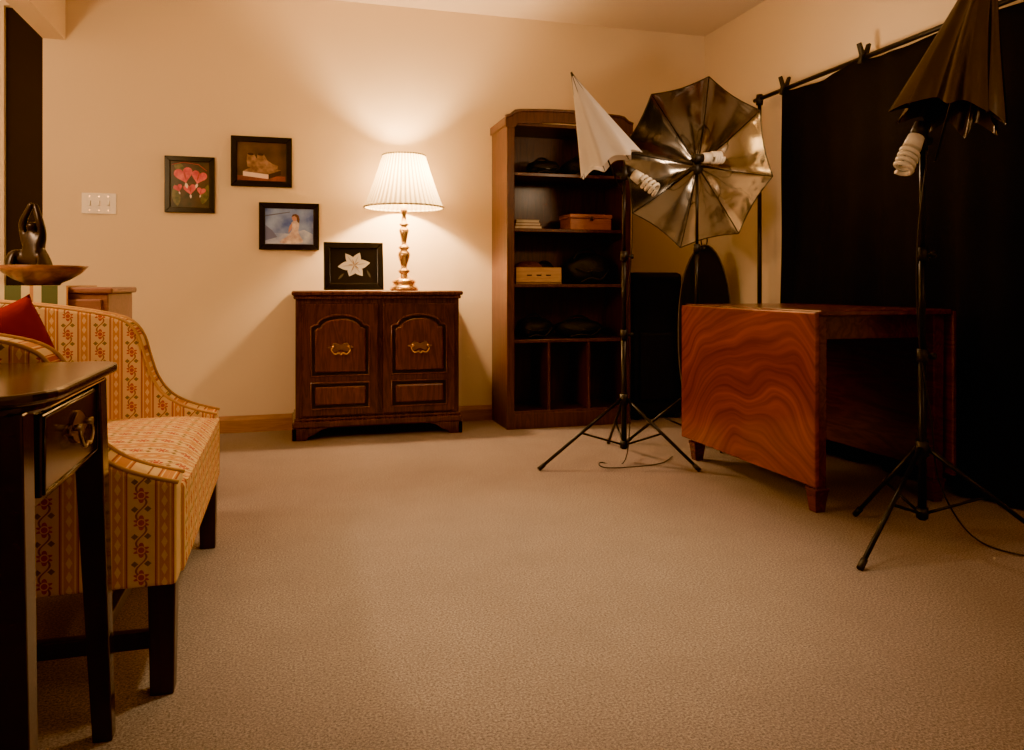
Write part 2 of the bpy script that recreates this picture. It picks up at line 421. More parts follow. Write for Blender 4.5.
def pframe(name, x0, x1, z0, z1, bw, bg, y1=YB):
    g = G(name, ((x0+x1)/2, y1, z0))
    y0 = y1-.022
    fo = [(x0, z0), (x1, z0), (x1, z1), (x0, z1)]; fi = [(x0+bw, z0+bw), (x1-bw, z0+bw), (x1-bw, z1-bw), (x0+bw, z1-bw)]
    for i, nm in enumerate(('rail_bottom', 'rail_r', 'rail_top', 'rail_l')):
        j = (i+1) % 4
        prism(g, nm, [fo[i], fo[j], fi[j], fi[i]], 'y', y0, y1, MFRM, .003)
    box(g, 'print', x0+bw-.003, x1-bw+.003, y1-.012, y1-.004, z0+bw-.003, z1-bw+.003, bg, 0)
    return g
ya = YB-.0125
g = pframe('framed_flower_photo', -.678, -.413, 1.26, 1.579, .03, art_bg('art_green', (.018, .028, .010), (.09, .04, .014), 14))
pk = art_bg('art_pink', (.85, .16, .13), (.55, .03, .04), 25); pk2 = plain('art_red', (.45, .03, .02), .4); gr = art_bg('art_leaf', (.22, .17, .03), (.06, .07, .015), 30); wh = plain('art_white', (.85, .66, .56), .4)
poly_art(g, 'print_leaf', petal(-.61, 1.295, .13, .022, 1.7), ya+.0002, gr); poly_art(g, 'print_leaf_b', petal(-.48, 1.31, .12, .022, 1.3), ya+.0002, gr)
poly_art(g, 'print_leaf_c', petal(-.63, 1.53, .07, .02, -.4), ya+.0002, gr)
tube(g, 'print_stem', [(-.64, ya, 1.53), (-.58, ya, 1.545), (-.50, ya, 1.535), (-.455, ya, 1.50)], .0018, pk2)
for (cx, cz, r, ro) in ((-.578, 1.475, .050, .25), (-.497, 1.465, .042, -.25), (-.545, 1.395, .034, .1), (-.608, 1.40, .024, .3), (-.485, 1.385, .024, -.2)):
    poly_art(g, 'print_heart', heart(cx, cz, r, ro), ya-.0006-random.random()*.0004, pk)
    poly_art(g, 'print_heart_shadow', petal(cx, cz+r*.4, r*1.1, r*.10, -1.57+ro), ya-.0013, pk2)
    poly_art(g, 'print_drop', petal(cx+r*.9*math.sin(ro), cz-r*.9, r*.7, r*.16, -1.57+ro), ya-.0014, wh)

g = pframe('framed_still_life_photo', -.3265, .012, 1.42, 1.711, .034, art_bg('art_brown', (.045, .028, .018), (.12, .07, .045), 8))
bn = art_bg('art_tan', (.42, .24, .13), (.17, .085, .045), 30); bd = plain('art_dark', (.03, .014, .008), .4); rr = art_bg('art_rose', (.32, .08, .05), (.14, .04, .03), 20)
poly_art(g, 'print_table', [(-.29, 1.456), (-.025, 1.456), (-.025, 1.484), (-.29, 1.484)], ya-.0001, rr)
poly_art(g, 'print_book', [(-.26, 1.51), (-.12, 1.495), (-.05, 1.52), (-.19, 1.545)], ya-.0002, bn)
poly_art(g, 'print_book_edge', [(-.26, 1.482), (-.12, 1.467), (-.12, 1.493), (-.26, 1.508)], ya-.0002, wh)
poly_art(g, 'print_book_side', [(-.12, 1.467), (-.05, 1.492), (-.05, 1.518), (-.12, 1.493)], ya-.0002, bd)
for s_, o_ in ((0, 0), (1, .055)):
    sh = [(-.235+o_, 1.535+.004*s_), (-.16+o_, 1.522), (-.125+o_, 1.528), (-.12+o_, 1.545), (-.15+o_, 1.555), (-.18+o_, 1.575), (-.20+o_, 1.61), (-.235+o_, 1.615), (-.24+o_, 1.57)]
    poly_art(g, 'print_boot', sh, ya-.0004-.0002*s_, bn); poly_art(g, 'print_boot_opening', ell(-.218+o_, 1.608, .018, .007, -.1), ya-.0009, bd)

g = pframe('framed_blue_photo', -.1727, .167, 1.0555, 1.331, .034, art_bg('art_blue', (.06, .12, .52), (.32, .46, .85), 9))
pb = art_bg('art_paleblue', (.55, .64, .88), (.22, .32, .70), 14)
poly_art(g, 'print_snow', [(-.137, 1.092), (.13, 1.092), (.13, 1.15), (.08, 1.175), (.0, 1.15), (-.08, 1.155), (-.137, 1.13)], ya, pb)
acr = art_bg('art_cream', (.80, .70, .66), (.40, .28, .32), 30)
skn = plain('art_skin', (.55, .28, .18), .5); hr = plain('art_hair', (.09, .035, .02), .5)
lady = [tuple(p[:2]) for p in [(v.x, v.y) for v in cr([Vector((x, z, 0)) for x, z in [(-.055, 1.097), (-.01, 1.093), (.045, 1.095), (.075, 1.105), (.060, 1.135), (.048, 1.165), (.052, 1.195), (.050, 1.220), (.030, 1.228), (.010, 1.215), (.012, 1.190), (.008, 1.165), (-.015, 1.135), (-.045, 1.115)]], 4, True)]]
poly_art(g, 'print_lady', lady, ya-.0002, acr)
poly_art(g, 'print_face', ell(.026, 1.243, .014, .018, .2), ya-.0004, skn)
poly_art(g, 'print_hair', [(.010, 1.248), (.016, 1.264), (.034, 1.268), (.050, 1.258), (.056, 1.235), (.052, 1.212), (.042, 1.222), (.038, 1.248), (.026, 1.256)], ya-.0005, hr)
poly_art(g, 'print_arm', petal(.012, 1.212, .062, .007, -1.9), ya-.0006, skn)
poly_art(g, 'print_branch', [(-.137, 1.25), (.0, 1.275), (.0, 1.280), (-.137, 1.257)], ya-.0003, plain('art_slate', (.10, .11, .25), .4))
poly_art(g, 'print_bank', [(-.137, 1.11), (-.07, 1.13), (-.10, 1.17), (-.137, 1.20)], ya-.0001, plain('art_bark', (.14, .17, .40), .4))

# ------------------------------------------------------------ cabinet
g = G('wooden_cabinet', (.483, 4.58, 0))
cx0, cx1, yf, yb2 = .03, .94, 4.42, 4.75
box(g, 'carcass', cx0, cx1, yf, yb2, .10, .775, MCAB, .004)
box(g, 'top_slab', .008, .958, yf-.04, YB-.005, .792, .817, MCAB, .009)
box(g, 'top_moulding', .018, .948, yf-.028, YB-.008, .772, .793, MCAB, .008)
box(g, 'base_moulding', .012, .955, yf-.028, YB-.008, .065, .105, MCAB, .010)
box(g, 'base_bead', .022, .947, yf-.018, YB-.01, .103, .122, MCAB, .007)
for sx, a in ((1, .012), (-1, .955)):
    poly = [(a, 0), (a+sx*.075, 0), (a+sx*.085, .018), (a+sx*.12, .03), (a+sx*.15, .052), (a+sx*.20, .067), (a, .067)]
    prism(g, 'bracket_foot_front', poly, 'y', yf-.026, yf, MCAB, .004)
    box(g, 'bracket_foot_side', min(a, a+sx*.025), max(a, a+sx*.025), yf-.026, yf+.09, 0, .067, MCAB, .004)
    box(g, 'bracket_foot_back', min(a, a+sx*.025), max(a, a+sx*.025), YB-.10, YB-.012, 0, .067, MCAB, .004)
def archpoly(x0, x1, z0, z1, rise=.055, sh=.035):
    xc = (x0+x1)/2; zs = z1-rise; R = (x1-x0)/2-sh
    pts = [(x0, z0), (x1, z0), (x1, zs-.012), (x1-sh*.5, zs)]
    for i in range(17):
        t = math.pi*i/16; pts.append((xc+R*math.cos(t), zs+rise*math.sin(t)))
    pts += [(x0+sh*.5, zs), (x0, zs-.012)]
    return pts
MCABL = wood('cherry_raised_panel', (.165, .046, .021), (.060, .016, .009), (9, 9, 1), .25, 2.5, 2.0, .35)
for k, (d0, d1) in enumerate(((.062, .476), (.500, .914))):
    box(g, 'door_%d' % k, d0, d1, yf-.020, yf, .13, .748, MCAB, .005)
    for (pp, nm) in ((archpoly(d0+.050, d1-.050, .350, .685), 'upper'), ([(d0+.050, .170), (d1-.050, .170), (d1-.050, .312), (d0+.050, .312)], 'lower')):
        prism(g, 'groove_%s_%d' % (nm, k), pp, 'y', yf-.0235, yf-.012, MCABD, 0)
        zm = (min(p[1] for p in pp)+max(p[1] for p in pp))/2; xm = (d0+d1)/2
        W = (d1-d0)/2-.050; H = (max(p[1] for p in pp)-min(p[1] for p in pp))/2
        inner = [(xm+(p[0]-xm)*(W-.020)/W, zm+(p[1]-zm)*(H-.020)/H) for p in pp]
        prism(g, 'raised_panel_%s_%d' % (nm, k), inner, 'y', yf-.036, yf-.015, MCABL, .013, bseg=3)
        tube(g, 'panel_moulding_%s_%d' % (nm, k), [(p[0], yf-.022, p[1]) for p in pp], .007, MCABL, cyc=True, smooth=True)
    xm = (d0+d1)/2; zc = .508; yq = yf-.041
    pl = []
    for i in range(60):
        t = 2*math.pi*i/60; pl.append((xm+.062*math.cos(t)*(1+.12*math.cos(6*t)), zc+.020*math.sin(t)*(1+.35*math.cos(6*t))))
    prism(g, 'handle_plate_%d' % k, pl, 'y', yq, yf-.035, MBRD, .0015)
    for sx in (-1, 1):
        cyl(g, 'handle_post', (xm+sx*.042, yq, zc+.004), (xm+sx*.042, yq-.018, zc+.004), .0065, .008, MBRASS, 12)
        lathe(g, 'handle_rosette', (xm+sx*.042, yq-.018, zc+.004), [(0, -.009), (.007, -.006), (.009, 0), (.007, .006), (0, .009)], MBRASS, 12)
    tube(g, 'handle_bail_%d' % k, cr([(xm-.042, yq-.016, zc+.004), (xm-.050, yq-.019, zc-.016), (xm-.032, yq-.021, zc-.036), (xm-.010, yq-.021, zc-.030), (xm, yq-.021, zc-.040), (xm+.010, yq-.021, zc-.030), (xm+.032, yq-.021, zc-.036), (xm+.050, yq-.019, zc-.016), (xm+.042, yq-.016, zc+.004)], 5), .0042, MBRASS)

# standing lily photo
g = pframe('tabletop_flower_photo', .182, .513, 0, .272, .036, plain('art_black', (.010, .008, .007), .3), y1=0)
g.e.location = (.3475, 4.475, .8175+.003)
def add2(nm, p, y, mat):
    me = mesh([(q[0], y, q[1]) for q in p], [tuple(range(len(p)))])
    add(g, nm, me, mat)
pw = plain('art_lily', (.90, .86, .80), .4); pw2 = plain('art_lily_shade', (.60, .54, .48), .4); pst = plain('art_stamen', (.45, .28, .12), .5)
for i, (a, L, W) in enumerate(((.15, .090, .026), (1.15, .078, .024), (2.2, .082, .022), (3.25, .092, .025), (4.3, .070, .026), (5.35, .078, .024))):
    add2('print_petal', petal(.350, .142, L, W, a), -.0125-.0003*(i % 2), pw)
    add2('print_vein', petal(.350, .142, L*.8, .003, a), -.0133, pw2)
for i in range(5): add2('print_stamen', petal(.350, .142, .035, .003, i*1.25+.6), -.0138, pst)
add2('print_leaf', petal(.26, .06, .05, .006, .8), -.0124, plain('art_grey_leaf', (.10, .09, .06), .5))
add2('print_leaf_b', petal(.44, .07, .05, .006, 2.0), -.0124, plain('art_grey_leaf_b', (.10, .09, .06), .5))
box(g, 'easel_back', .31, .385, 0, .004, .01, .2, MFRM, 0)
g.e.rotation_euler = (math.radians(-9), 0, 0)

# table lamp
LX, LY, LZ = .638, 4.53, .8175
g = G('table_lamp', (LX, LY, LZ))
prof = [(.0, 0), (.080, 0), (.083, .012), (.078, .022), (.066, .030), (.062, .040), (.070, .048), (.066, .060), (.044, .070), (.024, .082), (.019, .095), (.030, .105), (.036, .114), (.028, .122), (.016, .130),
        (.020, .150), (.030, .180), (.037, .205), (.034, .222), (.018, .234), (.030, .242), (.034, .250), (.026, .258), (.014, .268), (.017, .29), (.024, .325), (.030, .350), (.022, .362), (.013, .370), (.026, .378), (.028, .386), (.015, .396), (.012, .44), (.018, .445), (.020, .50), (.0, .505)]
lathe(g, 'brass_base', (LX, LY, LZ), prof, MLBR, 40)
zb, zt = 1.300-LZ, 1.600-LZ
def pleat(t, z): return 1+.018*math.cos(48*t)
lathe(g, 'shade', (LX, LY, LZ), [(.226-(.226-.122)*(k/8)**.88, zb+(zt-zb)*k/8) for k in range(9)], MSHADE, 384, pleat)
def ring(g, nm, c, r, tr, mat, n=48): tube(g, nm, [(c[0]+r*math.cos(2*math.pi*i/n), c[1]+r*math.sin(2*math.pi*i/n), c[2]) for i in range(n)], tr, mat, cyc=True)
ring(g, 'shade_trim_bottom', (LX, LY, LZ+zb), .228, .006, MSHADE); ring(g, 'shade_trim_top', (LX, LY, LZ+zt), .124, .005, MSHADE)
tube(g, 'harp', cr([(LX-.012, LY, 1.315), (LX-.05, LY, 1.40), (LX-.045, LY, 1.51), (LX, LY, 1.58), (LX+.045, LY, 1.51), (LX+.05, LY, 1.40), (LX+.012, LY, 1.315)], 5), .002, MBRASS)
for a in (0, 2.094, 4.189): cyl(g, 'spider', (LX, LY, 1.58), (LX+.122*math.cos(a), LY+.122*math.sin(a), 1.597), .0018, .0018, MBRASS, 8)
lathe(g, 'finial', (LX, LY, 1.58), [(0, 0), (.008, .0), (.006, .012), (.011, .022), (.006, .034), (0, .04)], MBRASS, 16)

# ------------------------------------------------------------ bookcase
g = G('bookcase', (1.62, 4.58, 0))
bx0, bx1, by0, by1 = 1.225, 2.01, 4.41, 4.765
box(g, 'side_l', bx0, bx0+.022, by0, by1, 0, 1.80, MBOOK, .002)
box(g, 'side_r', bx1-.022, bx1, by0, by1, 0, 1.80, MBOOK, .002)
box(g, 'back_panel', bx0+.02, bx1-.02, by1-.012, by1, .05, 1.80, MBOOK, 0)
box(g, 'stile_l', bx0-.002, bx0+.045, by0-.008, by0+.012, 0, 1.80, MBOOK, .003)
box(g, 'stile_r', bx1-.045, bx1+.002, by0-.008, by0+.012, 0, 1.80, MBOOK, .003)
box(g, 'top_board', bx0, bx1, by0, by1, 1.79, 1.81, MBOOK, .002)
xs0, xs1 = bx0-.012, bx1+.012
cp = [(xs0, 1.775), (xs0, 1.835), (xs0+.03, 1.845), (xs0+.06, 1.87)]
for i in range(11):
    t = i/10; x = xs0+.09+(xs1-xs0-.18)*t; cp.append((x, 1.875+.012*math.sin(math.pi*t)))
cp += [(xs1-.06, 1.87), (xs1-.03, 1.845), (xs1, 1.835), (xs1, 1.775)]
inn = [(bx1-.045, 1.775), (bx1-.06, 1.80)]
for i in range(9):
    t = i/8; inn.append((bx1-.08-(bx1-bx0-.16)*t, 1.80+.018*math.sin(math.pi*t)))
inn += [(bx0+.06, 1.80), (bx0+.045, 1.775)]
prism(g, 'arched_crown', cp+inn, 'y', by0-.018, by0+.008, MBOOK, 0)
tube(g, 'crown_moulding', [(p[0], by0-.014, p[1]) for p in cp[1:-1]], .011, MBOOK)
box(g, 'crown_return_l', bx0-.012, bx0+.01, by0-.01, by1, 1.79, 1.838, MBOOK, .003)
box(g, 'crown_return_r', bx1-.01, bx1+.012, by0-.01, by1, 1.79, 1.838, MBOOK, .003)
SH = [1.517, 1.186, .856, .526]
for i, z in enumerate(SH): box(g, 'shelf_%d' % i, bx0+.02, bx1-.02, by0+.008, by1-.01, z-.020, z, MBOOK, .002)
box(g, 'bottom_shelf', bx0+.02, bx1-.02, by0+.0, by1-.01, .085, .105, MBOOK, .002)
box(g, 'plinth', bx0, bx1, by0-.006, by0+.014, 0, .090, MBOOK, .003)
for i, x in enumerate((1.49, 1.745)): box(g, 'divider_%d' % i, x-.009, x+.009, by0+.012, by1-.012, .105, .507, MBOOK, .002)

bag('camera_bag', 1.50, 4.56, 1.518, .20, .16, .09, 1)
bag('camera_bag.001', 1.76, 4.56, 1.518, .26, .18, .11, 2)
g = G('book_stack', (1.37, 4.55, 1.186))
bc = [plain('book_a', (.40, .22, .10), .6), plain('book_b', (.15, .05, .03), .6), plain('book_c', (.55, .40, .22), .6)]
pg = plain('book_pages', (.75, .65, .45), .8)
z = 1.187
for i in range(3):
    h = .018; o = .006*i
    box(g, 'book_%d_cover_bottom' % i, 1.285+o, 1.455-o, 4.45+o, 4.66, z, z+.003, bc[i], 0)
    box(g, 'book_%d_pages' % i, 1.288+o, 1.452-o, 4.453+o, 4.657, z+.003, z+h-.003, pg, 0)
    box(g, 'book_%d_cover_top' % i, 1.285+o, 1.455-o, 4.45+o, 4.66, z+h-.003, z+h, bc[i], 0)
    z += h
g = G('cedar_box', (1.77, 4.55, 1.187))
box(g, 'body', 1.635, 1.905, 4.45, 4.64, 1.187, 1.255, MREDBX, .004); box(g, 'lid', 1.63, 1.91, 4.445, 4.645, 1.257, 1.282, MREDBX, .005)
box(g, 'clasp', 1.76, 1.78, 4.441, 4.446, 1.24, 1.268, MBRASS, .001)
g = G('wooden_crate', (1.43, 4.53, .857))
box(g, 'front', 1.29, 1.575, 4.44, 4.452, .858, .955, MOAKBX, .002); box(g, 'back', 1.29, 1.575, 4.63, 4.642, .858, .955, MOAKBX, .002)
box(g, 'end_l', 1.29, 1.302, 4.45, 4.632, .858, .955, MOAKBX, .002); box(g, 'end_r', 1.563, 1.575, 4.45, 4.632, .858, .955, MOAKBX, .002)
box(g, 'bottom', 1.29, 1.575, 4.44, 4.642, .857, .866, MOAKBX, 0)
lump(g, 'contents', (1.40, 4.54, .866), (.19, .15, .12), bc[1], 6)
lump(g, 'contents_b', (1.50, 4.54, .866), (.12, .13, .125), MBAG, 7)
for dx in (-.06, 0, .06): box(g, 'label_slot', 1.432+dx-.015, 1.432+dx+.015, 4.437, 4.442, .905, .912, MCABD, 0)
bag('camera_bag.002', 1.79, 4.56, .857, .28, .20, .18, 3)
bag('camera_bag.003', 1.44, 4.56, .527, .22, .19, .12, 4)
bag('camera_bag.004', 1.73, 4.56, .527, .30, .19, .11, 5)

# ------------------------------------------------------------ black case beside bookcase
g = G('black_equipment_case', (2.24, 4.62, 0))
box(g, 'body', 2.075, 2.42, 4.50, 4.74, .02, .93, MBAG, .03)
box(g, 'pocket', 2.11, 2.385, 4.475, 4.505, .12, .55, MBAG, .015)
tube(g, 'zip', [(2.10, 4.497, .62), (2.10, 4.497, .88), (2.395, 4.497, .88), (2.395, 4.497, .62)], .004, MBLKP)
for xx in (2.11, 2.385):
    for yy in (4.53, 4.71): cyl(g, 'foot', (xx, yy, 0), (xx, yy, .03), .015, .015, MBLKP, 12)

# folded reflector bag
g = G('reflector_bag', (2.52, 4.33, 0))
pts = []
for i in range(40):
    t = 2*math.pi*i/40
    pts.append((.165*math.cos(t)*(1 if math.sin(t) < 0 else 1-.12*math.sin(t)**2), .56+(.56 if math.sin(t) < 0 else .54)*math.copysign(abs(math.sin(t))**.8, math.sin(t))))
e1 = Vector((.96, -.28, 0)); cc = Vector((2.485, 4.35, 0))
nrm = Vector((.28, .96, 0))
vs = []; n = 40
for off in (-.02, .02):
    for p in pts: vs.append(cc+e1*p[0]+Vector((0, 0, p[1]))+nrm*off)
fs = [tuple(range(n)), tuple(range(2*n-1, n-1, -1))]+[(i, (i+1) % n, n+(i+1) % n, n+i) for i in range(n)]
me = mesh(vs, fs); fixn(me); add(g, 'bag_body', me, MBAG, bevel=.012)
tube(g, 'edge_piping', [cc+e1*p[0]*1.0+Vector((0, 0, p[1]))-nrm*.02 for p in pts], .004, plain('grey_piping', (.16, .14, .13), .5), cyc=True)
tube(g, 'hang_loop', cr([cc+Vector((-.015, 0, 1.09)), cc+Vector((-.02, 0, 1.14)), cc+Vector((.02, 0, 1.14)), cc+Vector((.015, 0, 1.09))], 5), .004, MBLKP)

# ------------------------------------------------------------ backdrop
g = G('photo_backdrop', (2.62, 2.9, 0))
vs = []; fs = []; ny, nz = 160, 40
for j in range(nz+1):
    tz = j/nz
    yn = 2.25+(1.75-2.25)*min(1, tz*1.3)
    for i in range(ny+1):
        ty = i/ny; y = 3.76+(yn-3.76)*ty
        amp = .008+.020*(1-tz)
        x = 2.615+amp*math.sin(y*17+.8*math.sin(tz*3))+amp*.6*math.sin(y*31+1.3+tz)+.008*math.sin(tz*3+y*3)+.005*math.sin(tz*14+y*5)*math.sin(y*4)
        sag = .025*abs(math.sin((y-3.76)*math.pi/.62))
        z = .008+(1.925-sag*tz-.008)*tz
        vs.append((x, y, z))
for j in range(nz):
    for i in range(ny):
        a = j*(ny+1)+i; fs.append((a, a+1, a+ny+2, a+ny+1))
ob = add(g, 'cloth', mesh(vs, fs), MFAB, smooth=True)
so = ob.modifiers.new('s', 'SOLIDIFY'); so.thickness = .003
cyl(g, 'crossbar', (2.635, 4.03, 1.935), (2.635, 1.30, 1.935), .012, .012, MBLK)
for yy in (3.98, 1.35):
    cyl(g, 'upright', (2.635, yy, .02), (2.635, yy, 1.96), .014, .011, MBLK)
    lathe(g, 'upright_knob', (2.635, yy, 1.90), [(0, 0), (.02, .0), (.022, .03), (.018, .06), (0, .06)], MBLKP, 16)
    for a in (1.57, -1.57, 3.14):
        cyl(g, 'upright_leg', (2.635, yy, .30), (2.635+.3*math.cos(a), yy+.3*math.sin(a), .012), .008, .008, MBLK, 10)
for yy in (3.74, 3.12, 2.50, 1.9):
    for s in (-1, 1):
        prism(g, 'clamp_jaw', [(2.635, 1.90), (2.635+s*.028, 1.905), (2.635+s*.020, 1.95), (2.635+s*.035, 2.0), (2.635+s*.022, 2.005), (2.635+s*.004, 1.96)], 'y', yy-.012, yy+.012, MBLKP, .003)

# ------------------------------------------------------------ drop leaf table
g = G('drop_leaf_table', (2.175, 2.95, 0))
tx0, tx1, ty0, ty1, TH = 1.86, 2.49, 2.445, 3.46, .757
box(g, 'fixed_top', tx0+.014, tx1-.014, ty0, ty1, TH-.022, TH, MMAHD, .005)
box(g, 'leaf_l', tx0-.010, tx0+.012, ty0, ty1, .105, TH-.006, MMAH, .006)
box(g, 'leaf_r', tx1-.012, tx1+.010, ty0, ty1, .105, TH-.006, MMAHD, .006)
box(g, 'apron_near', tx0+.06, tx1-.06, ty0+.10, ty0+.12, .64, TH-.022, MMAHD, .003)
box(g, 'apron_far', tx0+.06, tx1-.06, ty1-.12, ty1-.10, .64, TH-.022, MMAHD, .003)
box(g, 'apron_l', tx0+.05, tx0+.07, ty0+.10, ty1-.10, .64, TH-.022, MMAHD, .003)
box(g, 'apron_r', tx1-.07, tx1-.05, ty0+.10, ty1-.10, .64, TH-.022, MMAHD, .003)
def leg(g, nm, x, y, z1, w0, w1, mat, z0=0, dx=0, dy=0, bevel=.003):
    vs = []
    for (zz, w, ox, oy) in ((z0, w1, dx, dy), (z1, w0, 0, 0)):
        for sx, sy in ((-1, -1), (1, -1), (1, 1), (-1, 1)): vs.append((x+ox+sx*w/2, y+oy+sy*w/2, zz))
    me = mesh(vs, [(3, 2, 1, 0), (4, 5, 6, 7), (0, 1, 5, 4), (1, 2, 6, 5), (2, 3, 7, 6), (3, 0, 4, 7)]); fixn(me)
    return add(g, nm, me, mat, bevel=bevel)
for i, (lx, ly) in enumerate(((tx0+.045, ty0+.06), (tx1-.045, ty0+.06), (tx0+.045, ty1-.06), (tx1-.045, ty1-.06))):
    leg(g, 'leg_%d' % i, lx, ly, TH-.022, .052, .046, MMAHD, .08)
    leg(g, 'leg_foot_%d' % i, lx, ly, .085, .060, .040, MMAHD, .0)
    box(g, 'leg_collar_%d' % i, lx-.032, lx+.032, ly-.032, ly+.032, .078, .092, MMAHD, .004)
for i in range(3):
    yy = ty0+.15+i*.35
    box(g, 'hinge_%d' % i, tx0+.012, tx0+.05, yy-.02, yy+.02, TH-.027, TH-.021, MBRASS, 0)

# ------------------------------------------------------------ lighting stands
rv = Vector((.962, -.274, 0)); fv = Vector((.274, .962, 0)); UP = Vector((0, 0, 1))
def cfl(g, p, d, L=.15):
    p = Vector(p); a, b, d = frame_of(d)
    cyl(g, 'lamp_socket', p-d*.05, p, .022, .024, MBLKP)
    cyl(g, 'bulb_ballast', p, p+d*.045, .026, .030, MWHT)
    pts = []
    n = 120; turns = 4
    for i in range(n+1):
        t = i/n; th = 2*math.pi*turns*t
        pts.append(p+d*(.055+(L-.05)*t)+a*(.027*math.cos(th))+b*(.027*math.sin(th)))
    tube(g, 'bulb_spiral', pts, .0078, MWHT, res=3)
    cyl(g, 'bulb_core', p+d*.045, p+d*(L-.01), .008, .006, MWHT)
def stand(g, c, top, feet, hub=.30):
    c = Vector((c[0], c[1], 0))
    cyl(g, 'pole_lower', c+UP*.06, c+UP*.62, .0135, .0135, MBLK)
    cyl(g, 'pole_middle', c+UP*.60, c+UP*(top*.72), .011, .011, MBLK)
    cyl(g, 'pole_upper', c+UP*(top*.70), c+UP*top, .0085, .0085, MBLK)
    for z in (.62, top*.72):
        cyl(g, 'collar', c+UP*(z-.03), c+UP*(z+.015), .019, .017, MBLKP)
        cyl(g, 'collar_knob', c+UP*(z-.01), c+UP*(z-.01)+rv*.04, .006, .006, MBLK, 10)
        cyl(g, 'collar_knob_head', c+UP*(z-.01)+rv*.028, c+UP*(z-.01)+rv*.045, .011, .011, MBLKP, 12)
    cyl(g, 'leg_hub', c+UP*(hub-.025), c+UP*(hub+.025), .021, .021, MBLKP)
    cyl(g, 'brace_hub', c+UP*.065, c+UP*.10, .019, .019, MBLKP)
    for i, f in enumerate(feet):
        f = Vector((f[0], f[1], .010)); d = (f-c).normalized(); d2 = Vector((d.x, d.y, 0)).normalized()
        a = c+UP*hub+d2*.018
        cyl(g, 'leg_%d' % i, a, f, .0085, .0075, MBLK, 12)
        cyl(g, 'leg_tip_%d' % i, f-(f-a).normalized()*.03, f+(f-a).normalized()*.006, .0105, .0105, MBLKP, 12)
        m = a+(f-a)*.5
        cyl(g, 'brace_%d' % i, c+UP*.083+d2*.015, m, .005, .005, MBLK, 8)
def head(g, c, top, axis):
    c = Vector(c)
    cyl(g, 'swivel', Vector((c[0], c[1], top-.03)), Vector((c[0], c[1], top+.035)), .018, .018, MBLKP)
    cyl(g, 'swivel_knob', Vector((c[0], c[1], top))-rv*.04, Vector((c[0], c[1], top))+rv*.03, .012, .012, MBLKP)

def closed_umbrella(g, apex, base, R, mat, folds=8, amp=.22, ph=0, twist=0, jag=.05):
    apex = Vector(apex); base = Vector(base); a, b, d = frame_of(base-apex); L = (base-apex).length
    seg = folds*12; rings = 18; vs = []; fs = []
    def pt(t, th, ins=1):
        q = 1-2*abs(math.sin(folds*th/2))**1.2
        r = ins*R*(.03+.97*t**1.02)*(1+amp*q*(.3+.7*t))
        tt = t+jag*q*t*t
        th2 = th+ph+twist*t
        return apex+d*(L*tt)+a*(r*math.cos(th2))+b*(r*math.sin(th2))
    for j in range(rings+1):
        for i in range(seg): vs.append(pt(j/rings, 2*math.pi*i/seg))
    for j in range(rings):
        for i in range(seg): fs.append((j*seg+i, j*seg+(i+1) % seg, (j+1)*seg+(i+1) % seg, (j+1)*seg+i))
    add(g, 'umbrella_canopy', mesh(vs, fs), mat, smooth=True)
    for k in range(folds):
        th = 2*math.pi*k/folds
        tube(g, 'umbrella_rib', [pt(j/8, th, .95) for j in range(9)], .0018, MBLK, res=1)
    cyl(g, 'umbrella_ferrule', apex-d*.012, apex+d*.02, .005, .008, MBLK)
    cyl(g, 'umbrella_shaft', apex, base+d*.16, .004, .004, MBLK, 10)

# stand A (white umbrella)
c = Vector((1.55, 3.47, 0)); top = 1.385
g = G('light_stand_with_white_umbrella', (1.55, 3.47, 0))
stand(g, c, top, [(1.10, 3.40), (1.79, 3.18), (1.64, 3.87)])
head(g, c, top, None)
base = c+rv*(-.070)+UP*1.435; apex = c+rv*(-.25)+UP*1.865
closed_umbrella(g, apex, base, .150, MUWHT, folds=7, amp=.10, jag=.03, ph=.5)
cfl(g, c+UP*1.385+rv*.045, (rv*.75-UP*.6-fv*.3), .14)
tube(g, 'power_cable', cr([c+rv*.03+UP*1.36, c+rv*.04+UP*1.1, c+rv*.018+UP*.7, c+rv*.03+UP*.35, c+rv*.0-fv*.05+UP*.02, c+rv*(-.12)-fv*.05+UP*.006, c+rv*(-.10)-fv*.16+UP*.006, c+rv*(.08)-fv*.12+UP*.006, c+rv*(.18)-fv*.05+UP*.006, c+rv*.25+fv*.08+UP*.006], 8), .0026, MBLKP)

# stand B (open silver umbrella)
c = Vector((2.06, 3.68, 0)); top = 1.46
g = G('light_stand_with_silver_umbrella', (2.06, 3.68, 0))
stand(g, c, top, [(1.74, 3.86), (2.28, 3.95), (2.10, 3.50)])
head(g, c, top, None)
nrm = Vector((-.56, -.82, -.06)).normalized()
cen = c+UP*1.50-nrm*.10-rv*.022
a = nrm.cross(UP).normalized(); b = a.cross(nrm).normalized()
if b.z < 0: b = -b
R = .462; D = .18; vs = []; fs = []; nr = 12; sub = 6; ns = 8*sub; rot = math.radians(101)
vs.append(cen-nrm*D)
def upt(th8, t):
    k = math.floor(th8); fr = th8-k
    a0 = rot+k*math.pi/4; a1 = a0+math.pi/4
    p0 = (math.cos(a0), math.sin(a0)); p1 = (math.cos(a1), math.sin(a1))
    q = (p0[0]*(1-fr)+p1[0]*fr, p0[1]*(1-fr)+p1[1]*fr)
    sc2 = 1-.04*math.sin(math.pi*fr)*t
    r = R*t
    z = D*(1-t**2.0)*(1-.10*math.sin(math.pi*fr)*(t*(1-t)*2))
    return cen+a*(q[0]*r*sc2*.88)+b*(q[1]*r*sc2)-nrm*z
for j in range(1, nr+1):
    for i in range(ns): vs.append(upt(i/sub, j/nr))
for i in range(ns): fs.append((0, 1+i, 1+(i+1) % ns))
